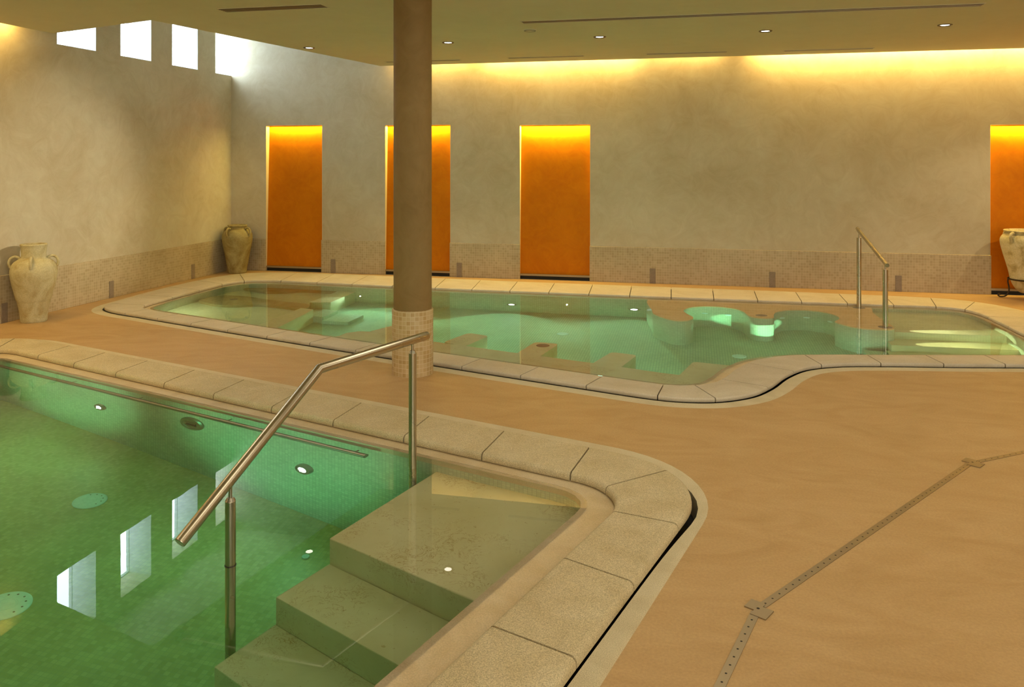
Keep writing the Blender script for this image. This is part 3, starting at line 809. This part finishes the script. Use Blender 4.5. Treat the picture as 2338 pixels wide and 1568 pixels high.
# ------------------------------------------------------------------ ceiling fittings
dl = [(-4.484, 8.872, 'recessed downlight furthest left, nearest the window notch'), (-2.745, 8.828, 'recessed downlight just right of the column'),
      (-1.015, 8.787, 'recessed downlight in the middle of the row of five'), (.707, 8.77, 'recessed downlight second from the right of the row'), (2.41, 8.778, 'recessed downlight furthest right on the ceiling')]
proto = None
for x, y, lb in dl:
    if proto is None:
        proto = empty('recessed_downlight', (x, y, ZC), lb, 'ceiling light', 'row of ceiling downlights')
        m = MB(); m.lathe([(.040, .0), (.044, -.004), (.064, -.008), (.068, -.003), (.069, .0)], 32); o = m.build('bezel', M['darksteel'], proto); smooth_angle(o)
        m = MB(); m.lathe([(0, -.004), (.030, -.004), (.041, -.002)], 32); m.build('bulb', M['lampglow'], proto)
    else: copy_tree(proto, (x, y, ZC), label=lb)
t = empty('smoke_detector', (-1.659, 8.16, ZC), 'flat round ceiling detector beside the long slot vent', 'detector')
m = MB(); m.lathe([(0, -.012), (.055, -.012), (.07, -.006), (.075, 0)], 32); o = m.build('housing', M['ceiling'], t); smooth_angle(o)
m = MB(); m.lathe([(.05, -.0121), (.056, -.016), (.062, -.010)], 32); o = m.build('rim', M['plate'], t); smooth_angle(o)
def vent(lb, x0, x1, y, w, n, rz=0):
    t = empty('slot_vent', ((x0 + x1) / 2, y, ZC), lb, 'ceiling vent', 'slot vents in the ceiling', rz)
    L = (x1 - x0) / 2
    m = MB(); m.box(-L, L, -w / 2, w / 2, -.0015, .001); m.build('slot', M['slot'], t)
    m = MB(); fw = .008
    m.box(-L - fw, L + fw, -w / 2 - fw, -w / 2, -.005, .0); m.box(-L - fw, L + fw, w / 2, w / 2 + fw, -.005, .0)
    m.box(-L - fw, -L, -w / 2, w / 2, -.005, .0); m.box(L, L + fw, -w / 2, w / 2, -.005, .0)
    m.build('frame', M['ceiling'], t)
    for i in range(1, n):
        yy = -w / 2 + w * i / n; m = MB(); m.box(-L, L, yy - .004, yy + .004, -.005, -.0015); m.build('blade', M['grate'], t)
vent('wide slot vent with several blades near the top left', -4.13, -3.14, 6.50, .15, 5)
vent('very long thin slot vent running across the right half of the ceiling', -1.64, 2.41, 7.70, .12, 3)
vent('short thin vent by the cove, partly hidden by the column', -4.10, -3.06, 10.37, .075, 2)
vent('short thin vent by the cove, first to the right of the column', -2.385, -1.40, 10.33, .075, 2)
vent('short thin vent by the cove above the middle of the pool', -.60, .375, 10.33, .075, 2)
vent('short thin vent by the cove nearest the right edge', 1.06, 2.07, 10.40, .075, 2)

# ------------------------------------------------------------------ floor slot drain
t = empty('slot_drain', (0, 0, 0), 'dotted steel slot drain bending across the sandstone floor', 'floor drain')
def drain(a, b, w=.033):
    a, b = V((*a, 0)), V((*b, 0)); u = (b - a).normalized(); n = V((-u.y, u.x, 0)) * w / 2
    m = MB(); m.prism([tuple(p)[:2] for p in (a - n, b - n, b + n, a + n)], .0003, .0022)
    m.build('channel_cover', M['grate'], t)
    h = MB(); L = (b - a).length; k = int(L / .05)
    for i in range(k):
        p = a + u * (.025 + .05 * i); h.lathe([(.0042, 0), (.0, .0003)], 8, (p.x, p.y, .0024))
    h.build('drain_hole', M['black'], t)['kind'] = 'stuff'
drain((-.10, 2.05), (.215, 3.09)); drain((.24, 3.135), (1.462, 4.868)); drain((1.50, 4.895), (4.2, 6.85), .03)
def cover(c, an, w=.085):
    cs, sn = math.cos(an), math.sin(an)
    R = lambda x, y: (c[0] + x * cs - y * sn, c[1] + x * sn + y * cs)
    m = MB(); m.prism([R(*p) for p in ((-w * .55, -w * .2), (-w * .1, -w * .2), (-w * .1, -w * .6), (w * .6, -w * .6), (w * .6, w * .25), (w * .1, w * .25), (w * .1, w * .55), (-w * .55, w * .55))], .0005, .0042)
    m.build('corner_cover', M['grate'], t)
    h = MB(); h.lathe([(.006, 0), (0, .0004)], 10, (*R(0, 0), .0045)); h.build('screw', M['black'], t)
cover((.225, 3.11), math.radians(-28)); cover((1.478, 4.88), math.radians(-35), .09)

# ------------------------------------------------------------------ lights
def lamp(name, typ, loc, energy, col, target=None, **kw):
    d = bpy.data.lights.new(name, typ); d.energy = energy; d.color = col
    for kk, vv in kw.items(): setattr(d, kk, vv)
    o = bpy.data.objects.new(name, d); COL.objects.link(o); o.location = loc
    if target is not None:
        o.rotation_euler = (V(target) - V(loc)).to_track_quat('-Z', 'Y').to_euler()
    return o
WARM = (1, .92, .70); AMB = (1, .65, .18)
# cove strips above the dropped ceiling
for x0, x1, e in ((-4.2, -3.1, 11), (-2.95, -.75, 38), (-.55, .35, 6), (.75, 8.8, 160)):
    lamp('cove_light', 'AREA', ((x0 + x1) / 2, 10.99, 3.17), e, AMB, ((x0 + x1) / 2, 11.09, 2.9), shape='RECTANGLE', size=x1 - x0, size_y=.05)
o = lamp('cove_light', 'AREA', (-6.80, 3.2, 3.17), 120, AMB, (-6.85, 3.2, 2.9), shape='RECTANGLE', size=.05, size_y=7.6)
o.rotation_euler = (0, math.radians(20), 0)
# niche lamps
for (x0, x1, zt), e in zip(niches, (12, 16, 22, 16)):
    lamp('niche_light', 'AREA', ((x0 + x1) / 2, YB + .045, zt - .008), e, (1, .78, .12), ((x0 + x1) / 2, YB + .05, 0), shape='RECTANGLE', size=x1 - x0 - .05, size_y=.07)
# ceiling downlights (five in view); unseen area rows nearer the camera are added fill
for x, y, _ in dl: lamp('downlight', 'SPOT', (x, y, 2.985), 42, WARM, (x, y, 0), spot_size=math.radians(115), spot_blend=.9, shadow_soft_size=.04)
for y, e in ((5.0, 25), (2.0, 19), (-1.5, 15)):
    for x in (-4.6, -.1, 3.2, 6.4): lamp('ceiling_fill_light', 'AREA', (x, y, 2.99), e, WARM, (x, y, 0), shape='SQUARE', size=1.5)
# wall washers aimed at the amphorae
lamp('accent_light', 'SPOT', (2.41, 8.74, 2.95), 1500, (1, .86, .60), (-6.9, 7.65, 1.15), spot_size=math.radians(21), spot_blend=.9, shadow_soft_size=.03)
lamp('accent_light', 'SPOT', (-2.745, 8.85, 2.95), 130, (1, .74, .36), (-6.9, 10.8, 1.15), spot_size=math.radians(22), spot_blend=.8, shadow_soft_size=.03)
lamp('accent_light', 'SPOT', (5.0, 8.78, 2.95), 110, (1, .82, .52), (3.5, 11, .85), spot_size=math.radians(40), spot_blend=.7, shadow_soft_size=.03)
# unseen soft area light added behind the camera to fill the walls
lamp('rear_fill_light', 'AREA', (2.0, -4.6, 1.7), 370, (1, .95, .76), (0, 5, 1.7), shape='RECTANGLE', size=11, size_y=2.2)
# underwater spots
G = (.60, 1, .66)
def uspot(loc, target, e, size, blend=.4, soft=.03, col=G): lamp('underwater_light', 'SPOT', loc, e, col, target, spot_size=math.radians(size), spot_blend=blend, shadow_soft_size=.006)
uspot((-4.331, 5.183, -.64), (-5.2, 2.3, -1.0), 9, 150, .8)
uspot((-2.343, 4.523, -.64), (-3.2, 1.6, -1.0), 9, 150, .8)
uspot((-5.55, 1.95, -.55), (-4.75, 5.3, -.45), 330, 34, .8, col=(.8, 1, .72))
uspot((-3.55, 1.15, -.55), (-2.55, 4.6, -.30), 330, 38, .8, col=(.8, 1, .72))
uspot((-1.75, .60, -.6), (-2.6, 3.6, -1.28), 12, 100, .8)
uspot((-2.23, 9.80, -.69), (-2.2, 9.0, -1.12), 60, 96, .15)
uspot((-.718, 9.78, -.66), (-.75, 8.9, -1.10), 60, 96, .15)
uspot((-3.75, 9.80, -.69), (-3.7, 9.0, -1.12), 26, 92, .15)
uspot((.36, 7.10, -.55), (.22, 9.5, -.35), 190, 24, .5)
uspot((1.15, 7.52, -.5), (.735, 8.92, -.62), 420, 21, .4)
uspot((1.965, 8.79, -.195), (2.5, 8.78, -.262), 120, 34, .6, .02, (1, 1, .62))
uspot((1.95, 8.50, -.45), (2.28, 8.49, -.555), 110, 42, .6, .02, (1, 1, .62))

G2 = (.74, 1, .80)  # tint of the fill spots added to brighten the far pool, no fixtures
for x, y, e in ((-4.1, 7.42, 14), (-2.6, 7.46, 12), (-1.80, 7.24, 12), (-1.08, 7.05, 12), (-.33, 6.84, 12), (.85, 7.36, 14), (1.5, 7.56, 12)):
    uspot((x, y, -.95), (x + .4, y + 3, -.80), e, 120, .9, .05, G2)
for x, y, e in ((-4.15, 9.6, 14), (-1.5, 9.6, 12)):
    uspot((x, y, -.35), (x, y - 2, -.8), e, 165, .5, .05, G2)  # added wide fill from the back side, no lamp body
uspot((-5.9, 8.1, -.12), (-4.8, 8.9, -.6), 12, 165, .5, .05, (1, 1, .66))  # added fill to lighten the lounger beds, no lamp body
uspot((2.85, 8.0, -.2), (2.1, 9.2, -.4), 8, 165, .5, .05, (1, 1, .62))  # added fill over the right-hand steps, no lamp body
# ------------------------------------------------------------------ world, camera, view
w = bpy.data.worlds.new('world'); S.world = w; w.use_nodes = True
w.node_tree.nodes['Background'].inputs[0].default_value = (.75, .87, 1, 1); w.node_tree.nodes['Background'].inputs[1].default_value = 1.0
cam = bpy.data.cameras.new('camera'); co = bpy.data.objects.new('camera', cam); COL.objects.link(co)
a = math.atan((1588 - 1169) / 1850)
co.location = (0, 0, 1.65); co.rotation_euler = (PI / 2, 0, a)
cam.sensor_fit = 'HORIZONTAL'; cam.sensor_width = 36; cam.lens = 1850 / 2338 * 36
cam.shift_x = 0; cam.shift_y = (368 - 784) / 2338
cam.clip_start = .05
S.camera = co
S.view_settings.view_transform = 'Standard'; S.view_settings.look = 'None'
S.view_settings.gamma = 1; S.view_settings.use_curve_mapping = False
S.view_settings.exposure = 0
cy = S.cycles
cy.max_bounces = 9; cy.diffuse_bounces = 3; cy.glossy_bounces = 4; cy.transmission_bounces = 8; cy.transparent_max_bounces = 8
cy.caustics_refractive = True; cy.caustics_reflective = False; cy.blur_glossy = 1.0
cy.sample_clamp_indirect = 6
cy.use_denoising = True
cy.adaptive_threshold = .02
